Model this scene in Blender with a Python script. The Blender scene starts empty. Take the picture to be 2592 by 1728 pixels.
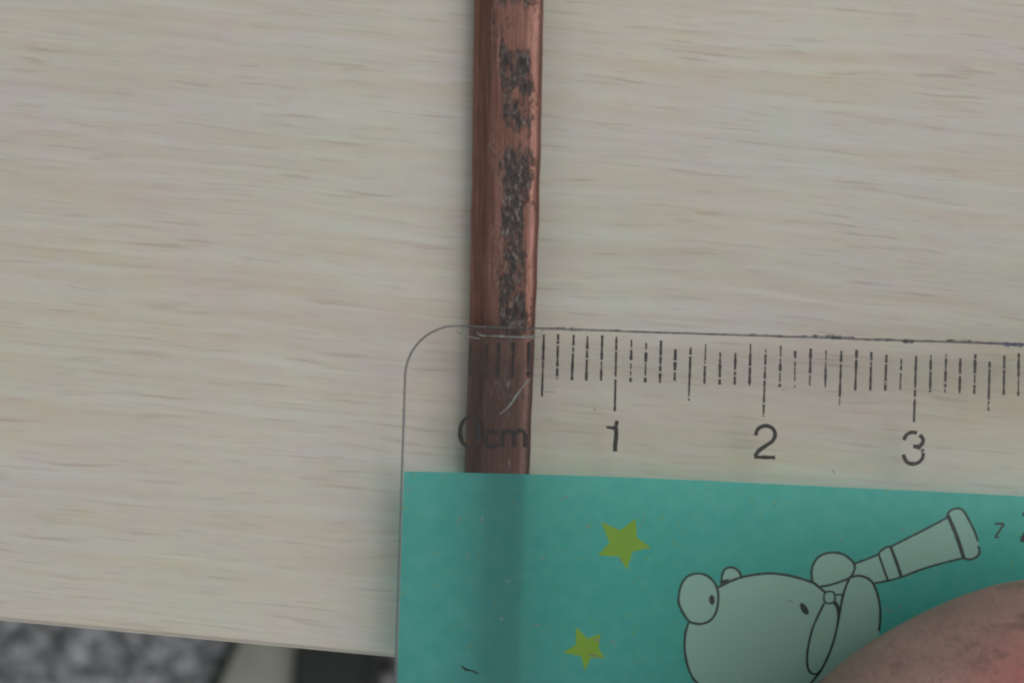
import bpy, bmesh, math, random
from mathutils import Vector, Matrix, noise
random.seed(7)
S = bpy.context.scene
COL = S.collection
MM = 0.001

# ------------------------------------------------------------------ camera
HC = 0.1046                     # lens height above the desk top (desk top is z = 0)
FPX = 3785.5                    # focal length in photograph pixels (2592 wide)
CX, CY = 1296.0, 864.0
cam_d = bpy.data.cameras.new('camera')
cam = bpy.data.objects.new('camera', cam_d)
COL.objects.link(cam)
cam.location = (0, 0, HC)
cam.rotation_euler = (0, 0, 0)
cam_d.sensor_width = 36
cam_d.lens = 36 * FPX / 2592
cam_d.clip_start = 0.005
cam_d.clip_end = 20
cam_d.dof.use_dof = True
cam_d.dof.focus_distance = 0.1010
cam_d.dof.aperture_fstop = 44
S.camera = cam

# ------------------------------------------------------------------ world and lamps
w = bpy.data.worlds.new('World'); S.world = w; w.use_nodes = True
bg = w.node_tree.nodes['Background']
bg.inputs[0].default_value = (0.93, 1.0, 0.97, 1)
bg.inputs[1].default_value = 0.17

def area(name, loc, target, sx, sy, power, col):
    d = bpy.data.lights.new(name, 'AREA'); d.shape = 'RECTANGLE'
    d.size = sx; d.size_y = sy; d.energy = power; d.color = col
    o = bpy.data.objects.new(name, d); COL.objects.link(o)
    o.location = loc
    o.rotation_euler = (Vector(target) - Vector(loc)).to_track_quat('-Z', 'Y').to_euler()
    return o
area('window_light', (0.66, 0.12, 0.84), (0.0, 0.0, 0), 0.85, 0.85, 4.3, (1.0, 0.995, 0.965))
area('room_light_left', (-1.40, -0.30, 1.65), (0, -0.02, 0), 1.4, 1.4, 2.4, (0.78, 1.0, 0.97))
area('back_fill_light', (0.45, 0.95, 1.65), (0, 0, 0), 0.9, 0.9, 5.8, (0.99, 1.0, 0.96))  # added lamp, placed so its soft reflection grades across the ruler
area('low_front_fill', (-0.30, -1.90, 0.95), (0, -0.2, -.3), 1.6, 1.2, 12.0, (1.0, 0.95, 0.935))  # added fill lamp, kept low so it reaches the floor

S.view_settings.view_transform = 'Standard'
S.view_settings.look = 'None'
S.view_settings.exposure = -0.03
S.view_settings.gamma = 1
S.cycles.use_denoising = True
S.cycles.max_bounces = 14
S.cycles.transparent_max_bounces = 24
S.cycles.transmission_bounces = 10
S.cycles.filter_width = 2.3
S.cycles.caustics_reflective = False

# ------------------------------------------------------------------ helpers
def P(px, py, z):
    """point at height z seen at photograph pixel (px, py)"""
    k = (HC - z) / FPX
    return Vector(((px - CX) * k, (CY - py) * k, z))

class N:
    """tiny node-graph builder"""
    def __init__(s, name):
        s.m = bpy.data.materials.new(name); s.m.use_nodes = True
        s.t = s.m.node_tree; s.t.nodes.clear()
        s.out = s.t.nodes.new('ShaderNodeOutputMaterial')
        s.tc = s.t.nodes.new('ShaderNodeTexCoord')
    def n(s, typ, ins=None, **kw):
        nd = s.t.nodes.new(typ)
        for k, v in kw.items(): setattr(nd, k, v)
        for k, v in (ins or {}).items(): s.set(nd.inputs[k], v)
        return nd
    def set(s, sock, v):
        if isinstance(v, bpy.types.NodeSocket): s.t.links.new(v, sock)
        elif isinstance(v, bpy.types.Node): s.t.links.new(v.outputs[0], sock)
        else:
            if sock.type == 'RGBA' and len(v) == 3: v = (*v, 1)
            sock.default_value = v
    def map(s, scale, rot=(0, 0, 0), loc=(0, 0, 0), coord='Object'):
        return s.n('ShaderNodeMapping', {0: s.tc.outputs[coord], 1: loc, 2: rot, 3: scale}).outputs[0]
    def noise(s, vec, scale, detail=3, rough=.5, dist=0):
        nd = s.n('ShaderNodeTexNoise', {'Vector': vec, 'Scale': scale, 'Detail': detail, 'Roughness': rough, 'Distortion': dist})
        return nd
    def ramp(s, fac, stops, interp='LINEAR'):
        nd = s.n('ShaderNodeValToRGB', {0: fac}); r = nd.color_ramp; r.interpolation = interp
        while len(r.elements) < len(stops): r.elements.new(0.5)
        for e, (p, c) in zip(r.elements, stops):
            e.position = p
            e.color = (c, c, c, 1) if isinstance(c, (int, float)) else (*c, 1)
        return nd.outputs[0]
    def mix(s, fac, a, b, mode='MIX'):
        nd = s.n('ShaderNodeMix', data_type='RGBA', blend_type=mode)
        s.set(nd.inputs[0], fac); s.set(nd.inputs[6], a); s.set(nd.inputs[7], b)
        return nd.outputs[2]
    def math(s, op, a, b=0.0):
        nd = s.n('ShaderNodeMath', {0: a, 1: b}, operation=op); return nd.outputs[0]
    def bump(s, h, strength, dist):
        return s.n('ShaderNodeBump', {'Height': h, 'Strength': strength, 'Distance': dist}).outputs[0]
    def mixs(s, fac, a, b):
        return s.n('ShaderNodeMixShader', {0: fac, 1: a, 2: b}).outputs[0]
    def done(s, sh):
        s.t.links.new(sh if isinstance(sh, bpy.types.NodeSocket) else sh.outputs[0], s.out.inputs[0]); return s.m
    def principled(s, **kw):
        nd = s.t.nodes.new('ShaderNodeBsdfPrincipled')
        for k, v in kw.items(): s.set(nd.inputs[k.replace('_', ' ')], v)
        return nd.outputs[0]

def empty(name, loc=(0, 0, 0), rot=None):
    o = bpy.data.objects.new(name, None); COL.objects.link(o)
    o.empty_display_size = 0.01
    o.location = loc
    if rot is not None: o.rotation_euler = rot
    return o
def tag(o, label=None, cat=None, group=None, kind=None):
    if label: o['label'] = label
    if cat: o['category'] = cat
    if group: o['group'] = group
    if kind: o['kind'] = kind
    return o
def obj(name, bm, mat, parent=None, smooth=False):
    me = bpy.data.meshes.new(name); bm.to_mesh(me); bm.free()
    me.materials.append(mat) if not isinstance(mat, (list, tuple)) else [me.materials.append(x) for x in mat]
    if smooth:
        for p in me.polygons: p.use_smooth = True
    o = bpy.data.objects.new(name, me); COL.objects.link(o)
    if parent: o.parent = parent
    return o
def box(bm, x0, x1, y0, y1, z0, z1):
    v = [bm.verts.new((x, y, z)) for z in (z0, z1) for y in (y0, y1) for x in (x0, x1)]
    for f in ((0, 2, 3, 1), (4, 5, 7, 6), (0, 1, 5, 4), (2, 6, 7, 3), (0, 4, 6, 2), (1, 3, 7, 5)):
        bm.faces.new([v[i] for i in f])
    return v
def bevel(bm, off, seg=3):
    bmesh.ops.bevel(bm, geom=bm.edges[:], offset=off, segments=seg, profile=.5, affect='EDGES')

# ------------------------------------------------------------------ materials
def m_laminate():
    a = N('pale_wood_laminate')
    k = 1000.0     # object coordinates in millimetres
    warp = a.noise(a.map((k * .05, k * .12, 0)), 1.0, 2).outputs[0]
    wv = a.n('ShaderNodeVectorMath', {0: a.map((k, k, 0), loc=(40, 27, 0)), 1: a.n('ShaderNodeCombineXYZ', {0: 0.0, 1: a.math('MULTIPLY', warp, 1.8), 2: 0.0}).outputs[0]}, operation='ADD').outputs[0]
    def st(sx, sy, off=(0, 0, 0)):
        return a.n('ShaderNodeMapping', {0: wv, 1: off, 3: (sx, sy, .1)}).outputs[0]
    # broad pale and tan figure along the board
    broad = a.noise(st(.030, .30), 1.0, 4, .55).outputs[0]
    base = a.mix(a.ramp(broad, [(.34, 0), (.66, 1)]), (.605, .530, .450), (.612, .578, .528))
    s1 = a.noise(st(.040, 1.15, (31, 7, 0)), 1.0, 4, .60).outputs[0]
    base = a.mix(a.ramp(s1, [(.42, 0), (.70, .62)]), base, (.675, .664, .622))
    s2 = a.noise(st(.055, 1.6, (11, 47, 0)), 1.0, 4, .62).outputs[0]
    base = a.mix(a.ramp(s2, [(.50, 0), (.72, .34)]), base, (.540, .455, .375))
    # brown pores, soft dashes 3 to 9 mm long
    p1 = a.noise(st(.17, 2.7, (5, 3, 0)), 1.0, 3, .50).outputs[0]
    base = a.mix(a.ramp(p1, [(.575, 0), (.72, .54)]), base, (.430, .345, .285))
    p2 = a.noise(st(.28, 5.2, (55, 13, 0)), 1.0, 3, .55).outputs[0]
    base = a.mix(a.ramp(p2, [(.56, 0), (.76, .42)]), base, (.45, .37, .31))
    # faint mottling of the print film
    mo = a.noise(a.map((k * .5, k * .9, k)), 1.0, 3, .6).outputs[1]
    base = a.mix(.085, base, mo, 'OVERLAY')
    mo2 = a.noise(a.map((k * .085, k * .10, k), loc=(3, 8, 0)), 1.0, 2, .5).outputs[1]
    base = a.mix(.13, base, mo2, 'SOFT_LIGHT')
    fine = a.noise(st(1.5, 9.0), 1.0, 3, .6).outputs[0]
    return a.done(a.principled(Base_Color=base, Roughness=.52, Specular_IOR_Level=.35,
                               Normal=a.bump(fine, .25, .00004)))
def m_simple(name, col, rough=.6, bump_scale=None, bump=.0001, var=.0, metallic=0.0):
    a = N(name); k = 1000
    c = col
    n1 = a.noise(a.map((k, k, k)), bump_scale or 1.0, 4, .6).outputs[0]
    if var:
        c = a.mix(a.ramp(n1, [(.3, 0), (.7, 1)]), tuple(x * (1 - var) for x in col), tuple(min(1, x * (1 + var)) for x in col))
    return a.done(a.principled(Base_Color=c, Roughness=rough, Metallic=metallic, Normal=a.bump(n1, .4, bump)))
def m_terrazzo():
    a = N('grey_terrazzo')
    v = a.n('ShaderNodeTexVoronoi', {'Vector': a.map((1, 1, 1)), 'Scale': 200.0, 'Randomness': 1.0}, feature='F1')
    g = a.n('ShaderNodeSeparateColor', {0: v.outputs['Color']}).outputs[0]
    v2 = a.n('ShaderNodeTexVoronoi', {'Vector': a.map((1, 1, 1), loc=(3, 1, 0)), 'Scale': 150.0})
    g2 = a.n('ShaderNodeSeparateColor', {0: v2.outputs['Color']}).outputs[1]
    c = a.ramp(g, [(0, (.05, .05, .055)), (.25, (.15, .15, .16)), (.6, (.38, .38, .41)), (1, (.78, .76, .82))])
    c = a.mix(a.ramp(g2, [(.55, 0), (.62, .5)]), c, a.ramp(g2, [(.6, (.04, .045, .045)), (.8, (.4, .4, .43)), (1, (.75, .75, .82))]))
    return a.done(a.principled(Base_Color=c, Roughness=.35))
def m_copper():
    a = N('tarnished_copper')
    u = a.n('ShaderNodeSeparateXYZ', {0: a.tc.outputs['UV']})
    U, V = u.outputs[0], u.outputs[1]          # U across the bar 0..1, V along it in millimetres
    uvv = a.n('ShaderNodeCombineXYZ', {0: a.math('MULTIPLY', U, 4.5), 1: V, 2: 0.0}).outputs[0]
    def st(sx, sy, off=(0, 0, 0)): return a.n('ShaderNodeMapping', {0: uvv, 1: off, 3: (sx, sy, 1)}).outputs[0]
    drawn = a.noise(st(5.0, .16), 1.0, 4, .6).outputs[0]
    blot = a.noise(st(1.1, .45, (9, 2, 0)), 1.0, 4, .6).outputs[0]
    col = a.mix(a.ramp(drawn, [(.3, 0), (.72, 1)]), (.190, .090, .075), (.400, .205, .175))
    col = a.mix(a.ramp(blot, [(.35, 0), (.7, .6)]), col, (.20, .115, .085))
    speck = a.noise(st(3.2, 2.0, (4, 4, 0)), 1.0, 3, .7).outputs[0]
    col = a.mix(a.ramp(speck, [(.58, 0), (.72, .55)]), col, (.15, .085, .07))
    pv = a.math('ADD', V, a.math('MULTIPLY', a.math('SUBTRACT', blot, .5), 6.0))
    ruler_shade = a.n('ShaderNodeMapRange', {0: pv, 1: 2.6, 2: -1.2, 3: 0.0, 4: 0.70}).outputs[0]
    col = a.mix(ruler_shade, col, (.062, .045, .043))  # shade from the ruler edge downward, mixed into the copper colour
    # black corrosion patches down the middle of the flat: pattern * place across * density along (peak by the ruler adds painted shadow)
    across = a.ramp(U, [(.28, 0), (.50, 1), (.74, 1), (.93, 0)], 'EASE')
    vv = a.n('ShaderNodeMapRange', {0: V, 1: -30.0, 2: 30.0, 3: 0.0, 4: 1.0}).outputs[0]
    def vp(dy): return ((784 - dy) / 33.2 + 30) / 60
    dens = a.ramp(vv, [(vp(1200), .0), (vp(800), .30), (vp(745), .97), (vp(700), .70), (vp(660), .88), (vp(520), 1.0), (vp(370), .98),
                       (vp(325), .5), (vp(270), .90), (vp(228), .25), (vp(205), .95), (vp(130), 1.0), (vp(105), .35),
                       (vp(40), .30), (vp(22), .95), (vp(-20), .8)])
    pat = a.noise(st(1.25, .46, (2, 7, 0)), 1.0, 8, .80).outputs[0]
    pat = a.math('ADD', a.math('MULTIPLY', pat, 1.8), -.4)
    big = a.noise(st(.9, .26, (6, 1, 0)), 1.0, 3, .6).outputs[0]
    pat = a.math('ADD', pat, a.math('MULTIPLY', a.math('SUBTRACT', big, .5), .9))
    m = a.math('MULTIPLY', across, dens)
    thr = a.math('ADD', pat, a.math('MULTIPLY', m, .365))
    blk = a.ramp(thr, [(.64, 0), (.85, 1)])
    gran = a.noise(st(3.0, 1.3), 1.0, 4, .75).outputs[0]
    bcol = a.ramp(gran, [(.32, (.024, .020, .023)), (.52, (.075, .060, .058)), (.68, (.30, .24, .21))])
    col = a.mix(blk, col, bcol)
    met = a.ramp(blk, [(0, .88), (1, .25)])
    rgh = a.math('ADD', a.ramp(blk, [(0, .36), (1, .62)]), a.math('MULTIPLY', blot, .16))
    h = a.math('SUBTRACT', a.math('ADD', a.math('MULTIPLY', drawn, .25), a.math('MULTIPLY', speck, .45)), a.math('MULTIPLY', blk, a.math('ADD', gran, .3)))
    return a.done(a.principled(Base_Color=col, Metallic=met, Roughness=rgh, Normal=a.bump(h, .55, .00006)))
def m_plastic():
    """clear, slightly hazy ruler plastic: mostly see-through, a little milky scatter, glossy skin"""
    a = N('clear_plastic'); k = 1000
    tr = a.n('ShaderNodeBsdfTransparent', {0: (1.0, .990, .983)})
    sc = a.noise(a.map((k * .25, k * .25, k)), 1.0, 5, .65).outputs[0]
    df = a.n('ShaderNodeBsdfDiffuse', {0: (.86, .80, .77)})
    tl = a.n('ShaderNodeBsdfTranslucent', {0: (.95, .89, .86)})
    milk = a.mixs(.5, df, tl)
    b = a.mixs(a.ramp(sc, [(.3, .006), (.75, .018)]), tr, milk)
    fr = a.math('ADD', .042, a.math('POWER', a.n('ShaderNodeLayerWeight', {0: .5}).outputs['Facing'], 5.0))
    gl = a.n('ShaderNodeBsdfGlossy', {0: (1, 1, 1), 'Roughness': .36})
    return a.done(a.mixs(a.math('MULTIPLY', fr, .18), b, gl))
def m_edge():
    a = N('clear_plastic_edge')
    pr = a.principled(Base_Color=(.23, .24, .25), Roughness=.22, Transmission_Weight=.35, IOR=1.46)
    tr = a.n('ShaderNodeBsdfTransparent', {0: (.8, .8, .8)})
    sc = a.noise(a.map((1600, 1600, 1600)), 1.0, 3, .6).outputs[0]
    return a.done(a.mixs(a.ramp(sc, [(.3, .40), (.7, .95)]), tr, pr))
def m_ink(name, col, fade=(.0, .0), scale=2.5, transl=.0):
    """printed ink; worn through where the noise passes the fade threshold"""
    a = N(name); k = 1000
    d = a.principled(Base_Color=col, Roughness=.5)
    if transl:
        d = a.mixs(transl, d, a.n('ShaderNodeBsdfTranslucent', {0: col}))
    if fade[1] > 0:
        nz = a.noise(a.map((k, k, k)), scale, 3, .6).outputs[0]
        d = a.mixs(a.ramp(nz, [(fade[0], 0), (fade[1], 1)]), a.n('ShaderNodeBsdfTransparent', {0: (1, 1, 1)}), d)
    return a.done(d)
def m_teal():
    a = N('teal_print'); k = 1000
    mo = a.noise(a.map((k * .9, k * .9, k)), 1.0, 4, .65).outputs[0]
    c = a.mix(a.ramp(mo, [(.35, 0), (.65, 1)]), (.112, .565, .545), (.148, .605, .590))
    fl = a.noise(a.map((k * 1.9, k * 1.9, k), loc=(40, 0, 0)), 1.0, 2, .6).outputs[0]
    c = a.mix(a.ramp(fl, [(.63, 0), (.74, .6)]), c, (.26, .55, .30))
    d = a.n('ShaderNodeBsdfDiffuse', {0: c})
    t = a.n('ShaderNodeBsdfTranslucent', {0: a.mix(1.0, c, (1.8, 1.6, 1.6), 'MULTIPLY')})
    return a.done(a.mixs(.63, d, t))
def m_skin():
    a = N('skin'); k = 1000
    n1 = a.noise(a.map((k * .12, k * .12, k * .12)), 1.0, 4, .6).outputs[0]
    c = a.mix(a.ramp(n1, [(.35, 0), (.65, 1)]), (.330, .220, .190), (.480, .300, .270))
    # flushed skin towards the middle of the thumb tip
    g = a.n('ShaderNodeVectorMath', {0: a.tc.outputs['Object'], 1: (.0335, -.0235, .0225)}, operation='DISTANCE').outputs['Value']
    c = a.mix(a.ramp(a.math('MULTIPLY', g, 60.0), [(.22, .9), (.72, 0)], 'EASE'), c, (.60, .150, .165))
    st = a.noise(a.map((k * .30, k * .55, k * .3), rot=(0, 0, .6), loc=(2.2, 1, 0)), 1.0, 4, .62).outputs[0]
    c = a.mix(a.ramp(st, [(.56, 0), (.68, .62)]), c, (.085, .078, .052))
    ridg = a.n('ShaderNodeTexWave', {'Vector': a.map((k, k, k)), 'Scale': .75, 'Distortion': 6.0, 'Detail': 2.0, 'Detail Scale': .4})
    fine = a.noise(a.map((k * 2.2, k * 2.2, k * 2.2)), 1.0, 4, .7).outputs[0]
    cre = a.noise(a.map((k * .35, k * 1.5, k * .6), rot=(0, 0, -.65)), 1.0, 3, .6, 1.0).outputs[0]
    c = a.mix(a.ramp(cre, [(.50, 0), (.53, .18), (.56, 0)]), c, (.18, .13, .11))
    fine = a.math('SUBTRACT', fine, a.math('MULTIPLY', a.ramp(cre, [(.48, 0), (.53, 1), (.58, 0)]), .6))
    h = a.math('ADD', a.math('MULTIPLY', ridg.outputs[1], .10), fine)
    return a.done(a.principled(Base_Color=c, Roughness=.55, Subsurface_Weight=.12, Subsurface_Radius=(.0015, .0006, .0004),
                               Subsurface_Scale=1.0, Normal=a.bump(h, .5, .00012)))
M_wood = m_laminate()
M_band = m_simple('laminate_edge_band', (.62, .59, .53), .45, .6, .00003, .05)
M_board = m_simple('particle_board', (.42, .33, .22), .9, 1.2, .0003, .25)
M_beige_paint = m_simple('beige_painted_surface', (.52, .52, .45), .45, .05, .0002, .08)
M_black = m_simple('black_plastic_and_shadow', (.024, .030, .026), .5, .2, .0002, .2)
M_floor = m_terrazzo()
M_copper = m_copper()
M_plastic = m_plastic(); M_edge = m_edge()
M_ink = m_ink('black_ink', (.008, .009, .010), (.30, .36), 2.2)
M_solid = m_ink('fresh_black_ink', (.006, .006, .008))
M_line = m_ink('drawing_ink', (.006, .022, .022))
M_teal = m_teal()
M_fill = m_ink('pale_teal_print', (.48, .72, .66), transl=.45)
M_star = m_ink('olive_green_print', (.33, .56, .05), (.27, .33), 1.6, transl=.4)
M_stain = m_ink('edge_grime', (.05, .052, .055), (.36, .60), 1.3)
M_blue = m_ink('blue_ink_stain', (.05, .06, .14), (.38, .60), 1.3)
M_scr = m_simple('scratched_plastic_and_reflection', (.20, .22, .21), .5, 3, .0001, .2)
M_skin = m_skin()
M_nail = m_simple('fingernail', (.50, .31, .27), .3, .3, .00005, .06)

# ------------------------------------------------------------------ floor
bm = bmesh.new()
vs = [bm.verts.new(v) for v in ((-3, -3, -.75), (3, -3, -.75), (3, 3, -.75), (-3, 3, -.75))]
bm.faces.new(vs)
tag(obj('floor', bm, M_floor), kind='structure')

# ------------------------------------------------------------------ desk
EA = math.atan2(1661 - 1568, 997)              # slope of the near edge in the picture
e0 = P(0, 1568, 0)
desk = empty('desk', e0, (0, 0, -EA))
tag(desk, 'pale wood grain laminate desk under the copper bar and ruler', 'desk')
bm = bmesh.new(); box(bm, -.55, .85, .0, .62, -.025, 0)
fe = [e for e in bm.edges if all(abs(v.co.y) < 1e-6 and abs(v.co.z) < 1e-6 for v in e.verts)]
bmesh.ops.bevel(bm, geom=fe, offset=.0006, segments=5, profile=.5, affect='EDGES')
obj('desktop', bm, M_wood, desk)
bm = bmesh.new(); box(bm, -.55, .85, -.00016, -.00002, -.0245, -.00062); bevel(bm, .00005, 2)
obj('edge_band', bm, M_band, desk, True)
# beige plank on the floor, out in front of the desk edge
def prism(bm, pts, z0, z1):
    lo = [bm.verts.new((p[0], p[1], z0)) for p in pts]; hi = [bm.verts.new((p[0], p[1], z1)) for p in pts]
    n = len(pts)
    bm.faces.new(hi); bm.faces.new(lo[::-1])
    for i in range(n): bm.faces.new((lo[i], lo[(i + 1) % n], hi[(i + 1) % n], hi[i]))
wp = empty('wooden_plank', P(640, 1800, -.75)); wp.location.z = -.7498
tag(wp, 'blurred pale beige plank on the speckled grey floor beside the black box', 'plank')
bm = bmesh.new()
prism(bm, [tuple((P(dx * 1.10204, dy * 1.10204, -.71) - wp.location)[:2]) for dx, dy in ((462, 1640), (668, 1640), (680, 1460), (690, 1180), (612, 1180), (574, 1460))], 0, .04)
bevel(bm, .004, 3); obj('board', bm, M_beige_paint, wp, True)
bm = bmesh.new(); prism(bm, [tuple((P(dx * 1.10204, dy * 1.10204, -.75) - wp.location)[:2]) for dx, dy in ((452, 1640), (480, 1640), (582, 1440), (600, 1180), (570, 1180), (560, 1440))], .001, .022); bevel(bm, .002, 2); obj('shadow_strip', bm, M_black, wp, True)  # solid black strip put in for the plank's dark side and shadow
for lx in (-.50, .76):
    for ly in (.03, .55):
        bm = bmesh.new(); box(bm, lx, lx + .04, ly, ly + .04, -.7499, -.0252); bevel(bm, .004, 2); obj('leg', bm, M_beige_paint, desk)

# black box on the floor beside the plank
bb = empty('plastic_box', (0, 0, -.75)); tag(bb, 'black plastic box on the floor beside the beige plank', 'box')
bm = bmesh.new()
q = [P(dx * 1.10204, dy * 1.10204, -.66) for dx, dy in ((672, 1700), (846, 1700), (843, 1380), (676, 1380))]
prism(bm, [(v.x, v.y) for v in q], .004, .09); bevel(bm, .004, 3)
obj('shell', bm, M_black, bb, True)
for i, (fx, fy) in enumerate(((0.12, .1), (.88, .1), (.12, .9), (.88, .9))):
    p = q[0].lerp(q[1], fx).lerp(q[3].lerp(q[2], fx), fy)
    bm = bmesh.new(); bmesh.ops.create_cone(bm, cap_ends=True, segments=12, radius1=.004, radius2=.0045, depth=.0038, matrix=Matrix.Translation((p.x, p.y, .0019)))
    obj('foot', bm, M_black, bb)

# ------------------------------------------------------------------ copper bar
TH = 3.2 * MM
def lerp_tab(tab, y):
    for (y0, a), (y1, b) in zip(tab, tab[1:]):
        if y <= y1: break
    return a + (b - a) * (y - y0) / (y1 - y0)
LE = [(-200, 1090), (0, 1088), (400, 1083), (750, 1077), (1085, 1066), (1700, 1054)]
RE = [(-200, 1251), (0, 1248), (250, 1244), (500, 1238), (750, 1229), (1085, 1216), (1700, 1195)]
prof = [(.02, .0), (.0, .12), (0, 1.35), (.006, 1.62), (.025, 1.9), (.07, 2.22), (.14, 2.56), (.20, 2.82), (.245, 2.98), (.285, 3.07), (.34, 3.12),
        (.46, 3.165), (.60, 3.19), (.74, 3.195), (.84, 3.185), (.88, 3.15), (.91, 3.10), (.94, 3.03), (.965, 2.95), (.983, 2.87), (.994, 2.76), (1, 2.6), (1.002, 2.2), (1, .12), (.98, 0)]
bm = bmesh.new(); uvl = bm.loops.layers.uv.new('UVMap')
rows = []
ys = [y * 6 for y in range(-620, 285)]
ys = [-3900, -2600, -1500, -800] + list(range(-400, 1740, 6))
bar_pts = []
for dy in ys:
    yy = max(dy, -200)
    jl = noise.noise((dy * .011, 3, 0)) * 1.4 + noise.noise((dy * .06, 9, 0)) * .4
    jr = noise.noise((dy * .013, 7, 0)) * 1.4 + noise.noise((dy * .07, 1, 0)) * .5
    xl, xr = lerp_tab(LE, yy) + jl, lerp_tab(RE, yy) + jr
    if dy < -200: xl += (dy + 200) * -.006; xr += (dy + 200) * -.006
    a = P(xl * 1.10204, dy * 1.10204, 1.8 * MM); b = P(xr * 1.10204, dy * 1.10204, 2.1 * MM)
    wv = []
    for u, z in prof:
        zz = z * MM
        dz = noise.noise((u * 3, dy * .012, 5)) * .035 * MM if 2.5 < z else 0
        wv.append((bm.verts.new((a.x + (b.x - a.x) * u, a.y + (b.y - a.y) * u, min(zz + dz, TH - .00001))), u, a.y * 1000))
    rows.append(wv)
n = len(prof)
for r0, r1 in zip(rows, rows[1:]):
    for i in range(n):
        j = (i + 1) % n
        q4 = [r0[i], r0[j], r1[j], r1[i]]
        f = bm.faces.new([x[0] for x in q4][::-1])
        for l, x in zip(f.loops, q4[::-1]): l[uvl].uv = (x[1], x[2])
for r in (rows[0], rows[-1]):
    f = bm.faces.new([x[0] for x in r])
bmesh.ops.recalc_face_normals(bm, faces=bm.faces[:])
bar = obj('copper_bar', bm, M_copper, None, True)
tag(bar, 'tarnished reddish copper bar with black corrosion running under the ruler', 'metal bar')

# ------------------------------------------------------------------ ruler
RT = 1.2 * MM                                   # plastic thickness
ANG = math.radians(1.86); TILT = math.radians(1.15)
GAP = .10 * MM                                  # ink layers live in this gap under the plastic
c0 = P(931.4 * 1.10204, 742 * 1.10204, TH + GAP + RT)
ROT = Matrix.Rotation(-ANG, 4, 'Z') @ Matrix.Rotation(TILT, 4, 'Y')
corner_drop = (P(1150 * 1.102, 742 * 1.102, c0.z).x - c0.x) * math.sin(TILT)
c0 = P(931.4 * 1.10204, 742 * 1.10204, TH + GAP + RT + corner_drop)
RM = Matrix.Translation(c0) @ ROT               # local frame: x along the ruler, y up the picture, z=0 top face
RI = RM.inverted()
ruler = empty('plastic_ruler', c0, RM.to_euler())
tag(ruler, 'clear plastic ruler with teal printed band resting across the copper bar', 'ruler')
RLEN, RWID, RR = 160 * MM, 30 * MM, 3.5 * MM
def R(px, py, lz):
    """ruler-local point at local height lz seen at photograph pixel"""
    o_ = RI @ Vector((0, 0, HC)); d = RI.to_3x3() @ Vector(((px - CX) / FPX, (CY - py) / FPX, -1))
    t = (lz - o_.z) / d.z; v = o_ + d * t
    return Vector((v.x, v.y, lz))
def outline(inset, r):
    pts = []
    for cx, cy, a0 in ((r, -r, 180), (RLEN - r, -r, 90), (RLEN - r, -RWID + r, 0), (r, -RWID + r, -90)):
        for i in range(13):
            t = math.radians(a0 - i * 7.5)
            pts.append((cx + (r - inset) * math.cos(t), cy + (r - inset) * math.sin(t)))
    return pts
bev = .13 * MM
bm = bmesh.new()
rings = []
for z, ins in ((0, bev), (-.05 * MM, .035 * MM), (-.12 * MM, 0), (-RT + .12 * MM, 0), (-RT + .05 * MM, .035 * MM), (-RT, bev)):
    rings.append([bm.verts.new((x, y, z)) for x, y in outline(ins, RR)])
top = bm.faces.new(rings[0][::-1]); top.material_index = 0
bot = bm.faces.new(rings[-1]); bot.material_index = 0
for r0, r1 in zip(rings, rings[1:]):
    for i in range(len(r0)):
        j = (i + 1) % len(r0)
        bm.faces.new((r0[i], r0[j], r1[j], r1[i])).material_index = 1
bmesh.ops.recalc_face_normals(bm, faces=bm.faces[:])
obj('ruler_body', bm, [M_plastic, M_edge], ruler)

# print layers on the underside, from the plastic outwards: lines, pictures, teal band
Z_INK, Z_FILL, Z_TEAL = -RT - .02 * MM, -RT - .045 * MM, -RT - .07 * MM
def crop(x0, y0, k): return lambda x, y: (x0 + x * k, y0 + y * k)
C3 = crop(980, 780, .29343); C4 = crop(1450, 800, .28694); C5 = crop(1992, 800, .28694)
C6 = crop(960, 1180, .34948); C7 = crop(1650, 1228, .40051)
def smooth_line(pts, closed=False, sub=6):
    if len(pts) < 3: return [Vector(p) for p in pts]
    P_ = [Vector(p) for p in pts]; n = len(P_); out = []
    rng = range(n) if closed else range(n - 1)
    for i in rng:
        p0 = P_[(i - 1) % n] if closed or i > 0 else P_[i]; p1 = P_[i]; p2 = P_[(i + 1) % n]
        p3 = P_[(i + 2) % n] if closed or i + 2 < n else p2
        for s in range(sub):
            t = s / sub
            out.append(.5 * ((2 * p1) + (p2 - p0) * t + (2 * p0 - 5 * p1 + 4 * p2 - p3) * t * t + (3 * p1 - p0 - 3 * p2 + p3) * t ** 3))
    if not closed: out.append(P_[-1])
    return out
def ribbon(bm, pts, width, z, closed=False, sub=6, jitter=.12, taper=False, thick=.006 * MM):
    """a printed stroke through photograph pixels pts; width in photograph pixels"""
    L = smooth_line([tuple(p) for p in pts], closed, sub); n = len(L); lft, rgt = [], []
    for i, p in enumerate(L):
        a = L[(i - 1) % n] if closed or i else p; b = L[(i + 1) % n] if closed or i < n - 1 else p
        t = (b - a); t = t.normalized() if t.length else Vector((1, 0))
        nn = Vector((-t.y, t.x)); ww = width(i / max(1, n - 1)) if callable(width) else width
        ww *= .5 * (1 + jitter * noise.noise((p.x * .07, p.y * .07, 2)) * 2)
        if taper: ww *= math.sin(math.pi * (i + .6) / (n + .2)) ** .5
        lft.append(p + nn * ww); rgt.append(p - nn * ww)
    va = [bm.verts.new(R(p.x, p.y, z)) for p in lft]; vb = [bm.verts.new(R(p.x, p.y, z)) for p in rgt]
    for i in range(n if closed else n - 1):
        j = (i + 1) % n; bm.faces.new((va[i], va[j], vb[j], vb[i]))
def patch(bm, pts, z):
    vs = [bm.verts.new(R(x, y, z)) for x, y in pts]
    f = bm.faces.new(vs); bmesh.ops.triangulate(bm, faces=[f])

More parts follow.
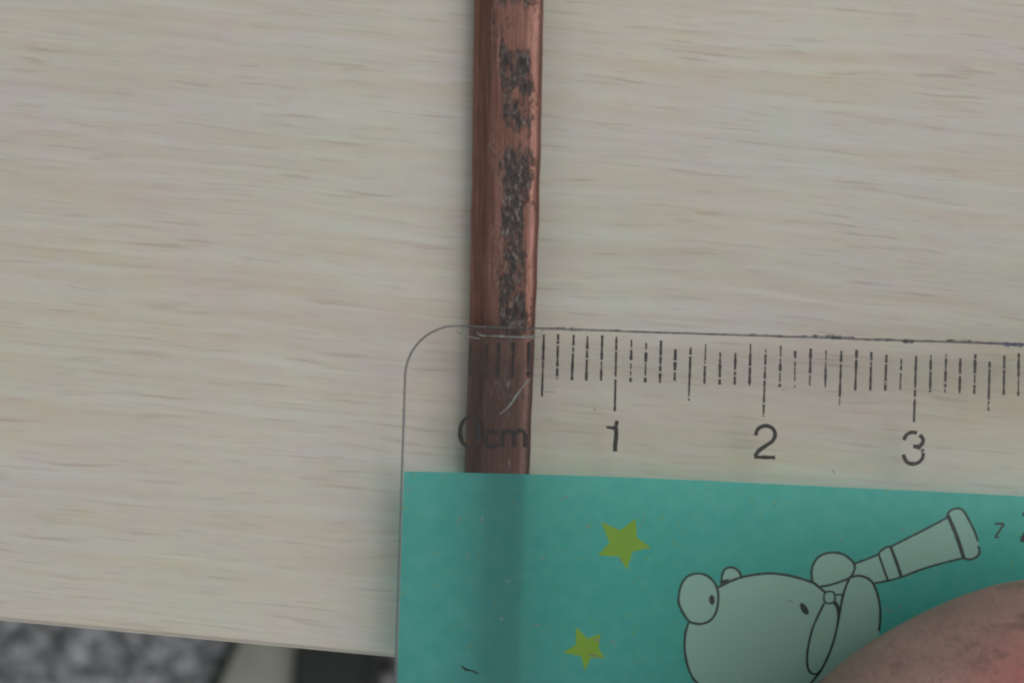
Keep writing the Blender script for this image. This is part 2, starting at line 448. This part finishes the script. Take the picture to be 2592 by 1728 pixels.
# teal band
bm = bmesh.new()
D = 1.10204
ed = [(916, 1082), (990, 1083), (1100, 1086), (1215, 1088.5), (1400, 1094), (1640, 1104), (1900, 1117), (2120, 1127), (2352, 1139), (2700, 1155)]
tp = [R(x * D, y * D, Z_TEAL) for x, y in ed]
tp[0].x = .16 * MM
tp.append(Vector((RLEN - .2 * MM, tp[-1].y - .8 * MM, Z_TEAL)))
for cx, a0 in ((RLEN - RR, 0), (RR, -90)):
    for i in range(9):
        t = math.radians(a0 - i * 11.25)
        tp.append(Vector((cx + (RR - .16 * MM) * math.cos(t), -RWID + RR + (RR - .16 * MM) * math.sin(t), Z_TEAL)))
f = bm.faces.new([bm.verts.new(v) for v in tp]); bmesh.ops.triangulate(bm, faces=[f])
obj('teal_band', bm, M_teal, ruler)

# scale marks: each one its own piece of print, broken up where it has worn
ticks = [(C3, 850, 318, 835, 600, .1), (C3, 965, 300, 957, 600, .1), (C3, 1092, 300, 1080, 600, .1), (C3, 1226, 290, 1221, 590, .1),
         (C3, 722, 300, 712, 592, .1), (C3, 1352, 225, 1335, 760, .1), (C3, 1475, 225, 1465, 610, .15), (C3, 1610, 230, 1593, 620, .1),
         (C4, 130, 175, 118, 570, .1), (C4, 260, 170, 248, 570, .2), (C4, 385, 180, 370, 840, .1), (C4, 518, 205, 509, 580, .55),
         (C4, 648, 235, 638, 585, .3), (C4, 778, 215, 768, 595, .3), (C4, 905, 290, 898, 570, .35), (C4, 1040, 275, 1022, 745, .3),
         (C4, 1172, 245, 1160, 600, .35), (C4, 1300, 320, 1295, 605, .2), (C4, 1435, 325, 1427, 605, .3), (C4, 1568, 245, 1558, 615, .15),
         (C4, 1702, 290, 1681, 885, .2), (C4, 1835, 260, 1825, 625, .35), (C5, 72, 305, 68, 630, .7),
         (C5, 210, 285, 200, 610, .2), (C5, 345, 300, 337, 645, .5), (C5, 480, 305, 463, 785, .15), (C5, 615, 295, 602, 655, .05),
         (C5, 745, 315, 735, 655, .25), (C5, 878, 340, 866, 660, .15), (C5, 1010, 375, 998, 655, .45), (C5, 1140, 350, 1120, 935, .12),
         (C5, 1270, 340, 1262, 670, .15), (C5, 1405, 330, 1393, 675, .1), (C5, 1530, 370, 1522, 680, .25), (C5, 1662, 335, 1652, 685, .15),
         (C5, 1788, 400, 1777, 835, .15), (C5, 1918, 345, 1912, 695, .1), (C5, 2045, 325, 2040, 705, .1),
         (C5, 2178, 330, 2172, 712, .1), (C5, 2310, 335, 2303, 718, .1)]
rt = random.Random(11)
for cf, x0, y0, x1, y1, wear in ticks:
    a = Vector(cf(x0, y0)); b = Vector(cf(x1, y1)); bm = bmesh.new()
    L = (b - a).length; s = 0.0; on = True
    while s < 1:
        seg = rt.uniform(9, 30) / L if on else rt.uniform(1.5, 3 + 9 * wear) / L
        e = min(1, s + seg)
        if on and (e - s) * L > 2:
            p = [a.lerp(b, s + (e - s) * t) for t in (0, .33, .66, 1)]
            wd = 6.5 if y1 - y0 < 430 else 5.8
            if rt.random() < wear: wd *= .62
            ribbon(bm, p, wd, Z_INK, jitter=.25, sub=3)
        s = e; on = (not on) if (on is False or rt.random() < .25 + wear) else True
    obj('scale_mark', bm, M_solid if cf is C3 and x0 < 1300 else M_ink, ruler)

# numerals, drawn as strokes
def glyph(name, strokes, cf, z=Z_INK, mat=M_ink):
    bm = bmesh.new()
    for pts, wd, closed in strokes:
        ribbon(bm, [cf(*p) for p in pts], (lambda t, w_=wd: w_(t) * 1.12) if callable(wd) else wd * 1.14, z + rt.uniform(-1, 1) * .004 * MM, closed, 8, .10)
    return obj(name, bm, mat, ruler)
def ell(cx, cy, rx, ry, a0=0, a1=360, n=20, rot=0):
    o_ = []
    for i in range(n if a1 - a0 >= 360 else n + 1):
        t = math.radians(a0 + (a1 - a0) * i / n); x, y = rx * math.cos(t), ry * math.sin(t); r = math.radians(rot)
        o_.append((cx + x * math.cos(r) - y * math.sin(r), cy + x * math.sin(r) + y * math.cos(r)))
    return o_
glyph('numeral_zero', [(ell(710, 1068, 80, 130), lambda t: 8.6 + 2.6 * math.cos(4 * math.pi * t), True)], C3, mat=M_solid)
glyph('letter_c', [(ell(905, 1127, 62, 68, 38, 322), 7.6, False)], C3, mat=M_solid)
glyph('letter_m', [([(1000, 1048), (998, 1120), (996, 1195)], 7.8, False),
                   ([(1002, 1090), (1025, 1062), (1060, 1055), (1090, 1075), (1096, 1120), (1094, 1195)], 7.6, False),
                   ([(1098, 1090), (1125, 1060), (1160, 1055), (1188, 1078), (1195, 1120), (1192, 1197)], 7.6, False)], C3, mat=M_solid)
glyph('numeral_one', [([(386, 920), (387, 940), (380, 961)], 9, False), ([(372, 962), (381, 1000), (382, 1060), (374, 1130), (373, 1192)], 10, False),
                      ([(296, 978), (330, 982), (376, 994)], 6, False)], C4)
glyph('numeral_two', [([(1612, 1052), (1628, 1002), (1668, 972), (1722, 968), (1768, 996), (1784, 1046), (1762, 1098), (1705, 1140), (1640, 1186), (1606, 1236)], 8.8, False),
                      ([(1600, 1240), (1690, 1243), (1786, 1245)], 8.2, False)], C4)
glyph('numeral_three', [([(1030, 1092), (1052, 1048), (1096, 1024), (1148, 1028)], 8.6, False),
                        ([(1170, 1046), (1200, 1082), (1192, 1124), (1160, 1148), (1112, 1146)], 8.6, False),
                        ([(1140, 1152), (1180, 1168), (1204, 1192)], 8.0, False),
                        ([(1202, 1202), (1196, 1248), (1162, 1288), (1110, 1302), (1056, 1282), (1024, 1218)], 8.6, False)], C5)
glyph('letter_z', [([(2168, 240), (2225, 242)], 4.6, False), ([(2226, 244), (2200, 282), (2172, 322)], 4.4, False), ([(2168, 326), (2196, 329)], 3.0, False)], C7, mat=M_line)
glyph('letter_z', [([(2344, 182), (2425, 186)], 8, False), ([(2422, 190), (2384, 262), (2340, 338)], 8, False), ([(2330, 342), (2425, 350)], 9, False)], C7, mat=M_line)

# stars
bm = bmesh.new(); patch(bm, [C6(*p) for p in ((1858, 375), (1866, 515), (1968, 585), (1832, 618), (1795, 748), (1738, 652), (1583, 642), (1668, 552), (1608, 400), (1745, 462))], Z_FILL)
obj('star_print', bm, M_star, ruler)
bm = bmesh.new(); patch(bm, [C6(*p) for p in ((1425, 1158), (1508, 1245), (1602, 1208), (1590, 1312), (1632, 1388), (1532, 1382), (1488, 1478), (1462, 1372), (1330, 1345), (1424, 1290))], Z_FILL)
obj('star_print', bm, M_star, ruler)
bm = bmesh.new()
ribbon(bm, [C6(1562, 1245), C6(1580, 1256), C6(1596, 1262)], 5, Z_INK, taper=True)
ribbon(bm, [C6(1515, 1360), C6(1560, 1368), C6(1605, 1380)], 3.5, Z_INK, taper=True)
ribbon(bm, [C6(1745, 668), C6(1752, 684)], 5, Z_INK, taper=True)
obj('worn_spot', bm, M_scr, ruler)

# cartoon animal with a telescope: pale fill and dark outlines
body = [(300, 1300), (260, 1215), (230, 1150), (212, 1070), (207, 1000), (215, 920), (235, 860), (195, 800), (172, 740), (170, 700), (185, 630), (225, 575), (290, 556),
        (350, 572), (400, 620), (426, 640), (438, 590), (455, 537), (485, 518), (520, 521), (550, 545), (567, 576), (680, 558), (760, 555), (860, 567), (950, 590), (1016, 606),
        (1010, 540), (1030, 480), (1070, 440), (1130, 424), (1200, 432), (1255, 465), (1284, 492), (1430, 436), (1445, 415), (1480, 391), (1510, 385), (1700, 291), (1865, 205),
        (1885, 160), (1930, 144), (1965, 156), (2000, 210), (2040, 290), (2062, 360), (2070, 420), (2050, 450), (2000, 466), (1970, 456), (1850, 486), (1700, 531), (1590, 573),
        (1500, 599), (1410, 616), (1428, 690), (1442, 760), (1442, 850), (1435, 915), (1425, 1300)]
bm = bmesh.new(); patch(bm, [C7(*p) for p in body], Z_FILL); obj('animal_fill', bm, M_fill, ruler)
LW = 5.6
lines = [([(170, 700), (185, 630), (225, 575), (290, 556), (350, 570), (400, 620), (420, 690), (412, 780), (380, 842), (330, 870), (280, 872), (235, 855), (195, 800), (172, 745)], LW, True),
         ([(438, 622), (442, 580), (456, 537), (485, 518), (522, 521), (550, 543), (566, 574)], LW, False),
         ([(420, 642), (500, 603), (580, 576), (680, 559), (760, 555), (860, 567), (950, 590), (1020, 614), (1064, 648), (1098, 676)], LW + .6, False),
         ([(1090, 690), (1102, 672), (1140, 670), (1156, 690), (1156, 725), (1140, 741), (1104, 742), (1088, 722)], 4.6, True),
         ([(1156, 690), (1180, 689), (1206, 690)], 4.6, False), ([(1156, 732), (1174, 756), (1186, 792)], 5, False),
         ([(236, 860), (215, 920), (207, 1000), (212, 1070), (230, 1150), (260, 1215), (292, 1252), (330, 1300)], LW, False),
         ([(1090, 742), (1050, 822), (1015, 905), (992, 1000), (981, 1080), (986, 1150), (1006, 1182), (1040, 1190), (1066, 1166)], LW, False),
         ([(1150, 742), (1172, 778), (1176, 840), (1168, 890)], LW - 1, False),
         ([(1248, 588), (1222, 650), (1202, 722), (1188, 800), (1172, 890), (1148, 985), (1112, 1082), (1066, 1172), (1028, 1220), (995, 1262), (965, 1310)], LW + .3, False),
         ([(1245, 584), (1300, 569), (1350, 579), (1394, 611), (1425, 682), (1442, 762), (1443, 850), (1436, 918)], LW + .2, False),
         ([(1016, 608), (1010, 540), (1030, 480), (1070, 441), (1130, 423), (1200, 431), (1255, 465), (1282, 502), (1276, 545), (1250, 582), (1180, 611), (1120, 629), (1066, 638)], LW, False),
         ([(1284, 492), (1356, 466), (1430, 436)], LW - .6, False), ([(1430, 436), (1446, 415), (1480, 391), (1510, 385)], LW - .4, False),
         ([(1432, 430), (1462, 515), (1492, 600)], 5.6, False), ([(1510, 386), (1545, 480), (1578, 577)], 7.4, False),
         ([(1512, 385), (1700, 291), (1868, 203)], LW - .6, False), ([(1408, 617), (1500, 599), (1590, 573), (1700, 531), (1850, 486), (1972, 457)], LW - .4, False),
         ([(1872, 190), (1925, 315), (1972, 458)], 9.5, False),
         ([(1862, 202), (1885, 160), (1930, 144), (1965, 156), (2000, 210), (2040, 290), (2060, 350)], 5.4, False),
         ([(2060, 384), (2072, 405), (2066, 436), (2044, 456), (2005, 467), (1972, 458)], 5.4, False)]
for i, (pts, wd, cl) in enumerate(lines):
    bm = bmesh.new(); ribbon(bm, [C7(*p) for p in pts], wd, Z_INK - (i % 5) * .0025 * MM, cl, 7, .12)
    obj('outline_stroke', bm, M_line, ruler)
for cx, cy, rx, ry, rot in ((380, 722, 17, 32, -4), (964, 779, 20, 42, -32)):
    bm = bmesh.new(); patch(bm, [C7(*p) for p in ell(cx, cy, rx, ry, rot=rot)], Z_INK); obj('eye_print', bm, M_line, ruler)
bm = bmesh.new(); patch(bm, [C7(*p) for p in ((436, 622), (446, 596), (500, 588), (470, 610))], Z_INK - .012 * MM); obj('ear_print', bm, M_line, ruler)

# wear on the upper face: grime along the edge, a bright scratch, a dark nick
ZT = .012 * MM
bm = bmesh.new()
def edge_y(dx): return (752 + (dx - 1240) * .0325) * D
re_ = random.Random(5)
x = 1060
while x < 2400:
    L = re_.uniform(60, 230); o0 = re_.uniform(-2, 3)
    pts = [((x + L * t) * D, edge_y(x + L * t) + (1.5 + o0 + 4 * noise.noise((x * .01 + t * 3, 1, 0)) + (3 if 1300 < x < 1700 else 0) * math.sin(t * 3)) * D) for t in (0, .2, .4, .6, .8, 1)]
    ribbon(bm, pts, re_.uniform(2.2, 5.0), ZT + re_.uniform(0, .006) * MM, jitter=.9, taper=True)
    x += L * re_.uniform(.6, 1.0)
for bx, by, bw, bh in ((1930, 775, 46, 7), (2085, 783, 26, 10), (2030, 778, 60, 4), (1320, 758, 30, 5), (1660, 767, 40, 4)):
    ribbon(bm, [((bx + t * bw) * D, (by + abs(t) * 2) * D) for t in (-.5, -.2, .2, .5)], bh * D, ZT + .008 * MM, jitter=.6, taper=True)
obj('edge_grime', bm, M_stain, ruler)
bm = bmesh.new(); ribbon(bm, [(2255 * D, 788 * D), (2310 * D, 790 * D), (2352 * D, 792 * D), (2420 * D, 795 * D)], lambda t: 4 + 14 * t, ZT + .01 * MM, jitter=.6)
obj('ink_stain', bm, M_blue, ruler)
bm = bmesh.new()
ribbon(bm, [C3(968, 915), C3(1050, 845), C3(1120, 745), C3(1180, 665), C3(1245, 600)], 4.6, ZT, jitter=.5, taper=True)
obj('scratch', bm, M_scr, ruler)
bm = bmesh.new()
ribbon(bm, [C3(590, 190), C3(640, 222), C3(720, 248), C3(800, 262)], 3, ZT, jitter=.5, taper=True)
ribbon(bm, [C3(770, 205), C3(820, 235), C3(960, 240), C3(1130, 248), C3(1250, 240), C3(1330, 205), C3(1350, 180)], 4, ZT, jitter=.8, taper=True)
ribbon(bm, [C3(1210, 262), C3(1300, 250), C3(1350, 225)], 3, ZT + .003 * MM, jitter=.5, taper=True)
for dx in (648, 662, 684): ribbon(bm, [C3(dx, 152), C3(dx + 4, 185), C3(dx + 2, 215)], 2.2, ZT + .004 * MM, jitter=.5, taper=True)
obj('edge_chip_reflection', bm, M_scr, ruler)  # pale arcs over the bar: edge chip and bar reflection drawn as strokes
bm = bmesh.new(); ribbon(bm, [C6(588, 1440), C6(630, 1468), C6(680, 1480), C6(720, 1500)], 4.5, ZT, jitter=.5, taper=True)
obj('dark_nick', bm, M_line, ruler)
bm = bmesh.new(); ribbon(bm, [C7(1458, 765), C7(1500, 790), C7(1530, 798)], 2.6, ZT, jitter=.5, taper=True)
obj('scratch', bm, M_scr, ruler)

# fine scuffs scattered over the plastic
bm = bmesh.new(); rs = random.Random(21)
for i in range(46):
    x, y = rs.uniform(1030, 2580), rs.uniform(960, 1700); a_ = rs.gauss(0.2, .9); L = rs.uniform(6, 26)
    if y < 1190 and rs.random() < .6: continue
    ribbon(bm, [(x + math.cos(a_) * L * t, y + math.sin(a_) * L * t + L * .1 * t * t) for t in (-.5, 0, .5)], rs.uniform(1.2, 2.6), ZT + i * .0004 * MM, jitter=.6, taper=True, sub=3)
tag(obj('scuffs', bm, M_scr, ruler), kind='stuff')

# ------------------------------------------------------------------ hand pressing the ruler down
def tube(bm, pts, flat=1.0):
    """closed capsule-like tube through (x, y, z, radius) in mm, used as raw volume for one continuous hand surface"""
    P_ = smooth_line([Vector(p) for p in pts], False, 6)
    seg = 20; rings = []
    up = Vector((0, 0, 1))
    for i, p in enumerate(P_):
        a = P_[max(0, i - 1)].xyz; b = P_[min(len(P_) - 1, i + 1)].xyz
        t = (b - a).normalized(); sx = t.cross(up); sx = sx.normalized() if sx.length > .05 else Vector((1, 0, 0)); sy = sx.cross(t)
        rings.append([bm.verts.new((p.xyz + sx * p.w * math.cos(2 * math.pi * k / seg) + sy * p.w * flat * math.sin(2 * math.pi * k / seg)) * MM) for k in range(seg)])
    for r0, r1 in zip(rings, rings[1:]):
        for k in range(seg): bm.faces.new((r0[k], r0[(k + 1) % seg], r1[(k + 1) % seg], r1[k]))
    for ring, p, q, s in ((rings[0], P_[0], P_[1], 1), (rings[-1], P_[-1], P_[-2], 1)):
        d = (p.xyz - q.xyz).normalized(); prev = ring
        cen = p.xyz
        for j in range(1, 5):
            ph = j / 5 * math.pi / 2
            nr = [bm.verts.new((cen + (v.co / MM - cen) * math.cos(ph) + d * p.w * math.sin(ph)) * MM) for v in ring]
            for k in range(seg): bm.faces.new((prev[k], prev[(k + 1) % seg], nr[(k + 1) % seg], nr[k]))
            prev = nr
        bm.faces.new(prev)
hand = empty('person', (0, -.12, -.01)); tag(hand, 'thumb of a hand with dirt smudged skin pressing down on the teal ruler', 'person')
bm = bmesh.new()
tz = (c0.z / MM) - 1.0 + 8.4
tube(bm, [(39.5, -24.2, tz, 9.8), (36.0, -24.9, tz + .3, 10.7), (32.1, -26.0, tz + .6, 11.2), (27.0, -29.4, tz + .8, 11.6), (20.5, -35.6, tz + 1.4, 11.2), (10, -50, tz + 1, 12), (0, -70, 6, 15), (-4, -92, -2, 19), (-2, -118, -10, 22)], .88)
tube(bm, [(0, -105, -12, 24), (-4, -140, -14, 24), (-12, -185, -14, 23), (-22, -235, -14, 26)], .8)
tube(bm, [(2, -98, -26, 18), (18, -108, -30, 18), (34, -122, -30, 17)], .8)
for pts in ([(20, -92, -35, 10.5), (38, -66, -50, 9.5), (50, -47, -50, 8.8), (57, -34, -42, 8.0), (59, -25, -38, 7.4)],
            [(30, -104, -36, 10.5), (52, -76, -54, 9.6), (66, -58, -54, 9.0), (74, -44, -44, 8.2), (76, -34, -38, 7.6)],
            [(38, -118, -36, 10), (62, -94, -54, 9.2), (76, -78, -54, 8.6), (85, -64, -44, 8.0), (87, -55, -38, 7.4)],
            [(44, -130, -34, 9), (66, -112, -48, 8.2), (80, -100, -48, 7.6), (90, -90, -42, 7.0), (93, -84, -38, 6.4)]):
    tube(bm, pts, .95)
bmesh.ops.recalc_face_normals(bm, faces=bm.faces[:])
inv = Matrix.Translation(-Vector(hand.location))
ho = obj('hand', bm, M_skin, None, True)
md = ho.modifiers.new('join', 'REMESH'); md.mode = 'VOXEL'; md.voxel_size = .0009; md.use_smooth_shade = True
ms = ho.modifiers.new('soften', 'SMOOTH'); ms.factor = .6; ms.iterations = 9
dg = bpy.context.evaluated_depsgraph_get(); me = bpy.data.meshes.new_from_object(ho.evaluated_get(dg))
ho.modifiers.clear(); ho.data = me
for v in me.vertices:                            # flatten the pad where it presses on the plastic
    l = RI @ v.co
    if -RWID * 1.0 < l.y < 0 and l.x > 0 and l.z < .02 * MM and v.co.z > -.004: v.co = RM @ Vector((l.x, l.y, .02 * MM))
for p in me.polygons: p.use_smooth = True
ho.parent = hand; ho.location = -Vector(hand.location)
# nail on the far side of the thumb
bm = bmesh.new()
ax = Vector((-9.5, 4.0 - 6.0, .6)).normalized(); side = ax.cross(Vector((0, 0, 1))).normalized(); upv = side.cross(ax)
nd = Vector((.18, -.22, 1)); nd = (nd - ax * nd.dot(ax)).normalized()
sd = nd.cross(ax).normalized(); g = []
for i in range(9):
    row = []
    for j in range(9):
        s = i / 8 * 13 - 1.0; a_ = math.radians((j - 4) * 12)
        edge_ = 1 - .10 * (abs(j - 4) / 4) ** 2
        cpt = Vector((43.5, -24.4, tz + .3)) + ax * (s if i else s + .8 * (abs(j - 4) / 4) ** 2 * 2)
        row.append(bm.verts.new((cpt + (nd * math.cos(a_) + sd * math.sin(a_)) * (9.3 + .10 * s) * (.985 if i == 8 else 1)) * MM))
    g.append(row)
for i in range(8):
    for j in range(8): bm.faces.new((g[i][j], g[i][j + 1], g[i + 1][j + 1], g[i + 1][j]))
bmesh.ops.recalc_face_normals(bm, faces=bm.faces[:])
bmesh.ops.solidify(bm, geom=bm.faces[:], thickness=.0005)
no = obj('thumbnail', bm, M_nail, hand, True); no.location = -Vector(hand.location)
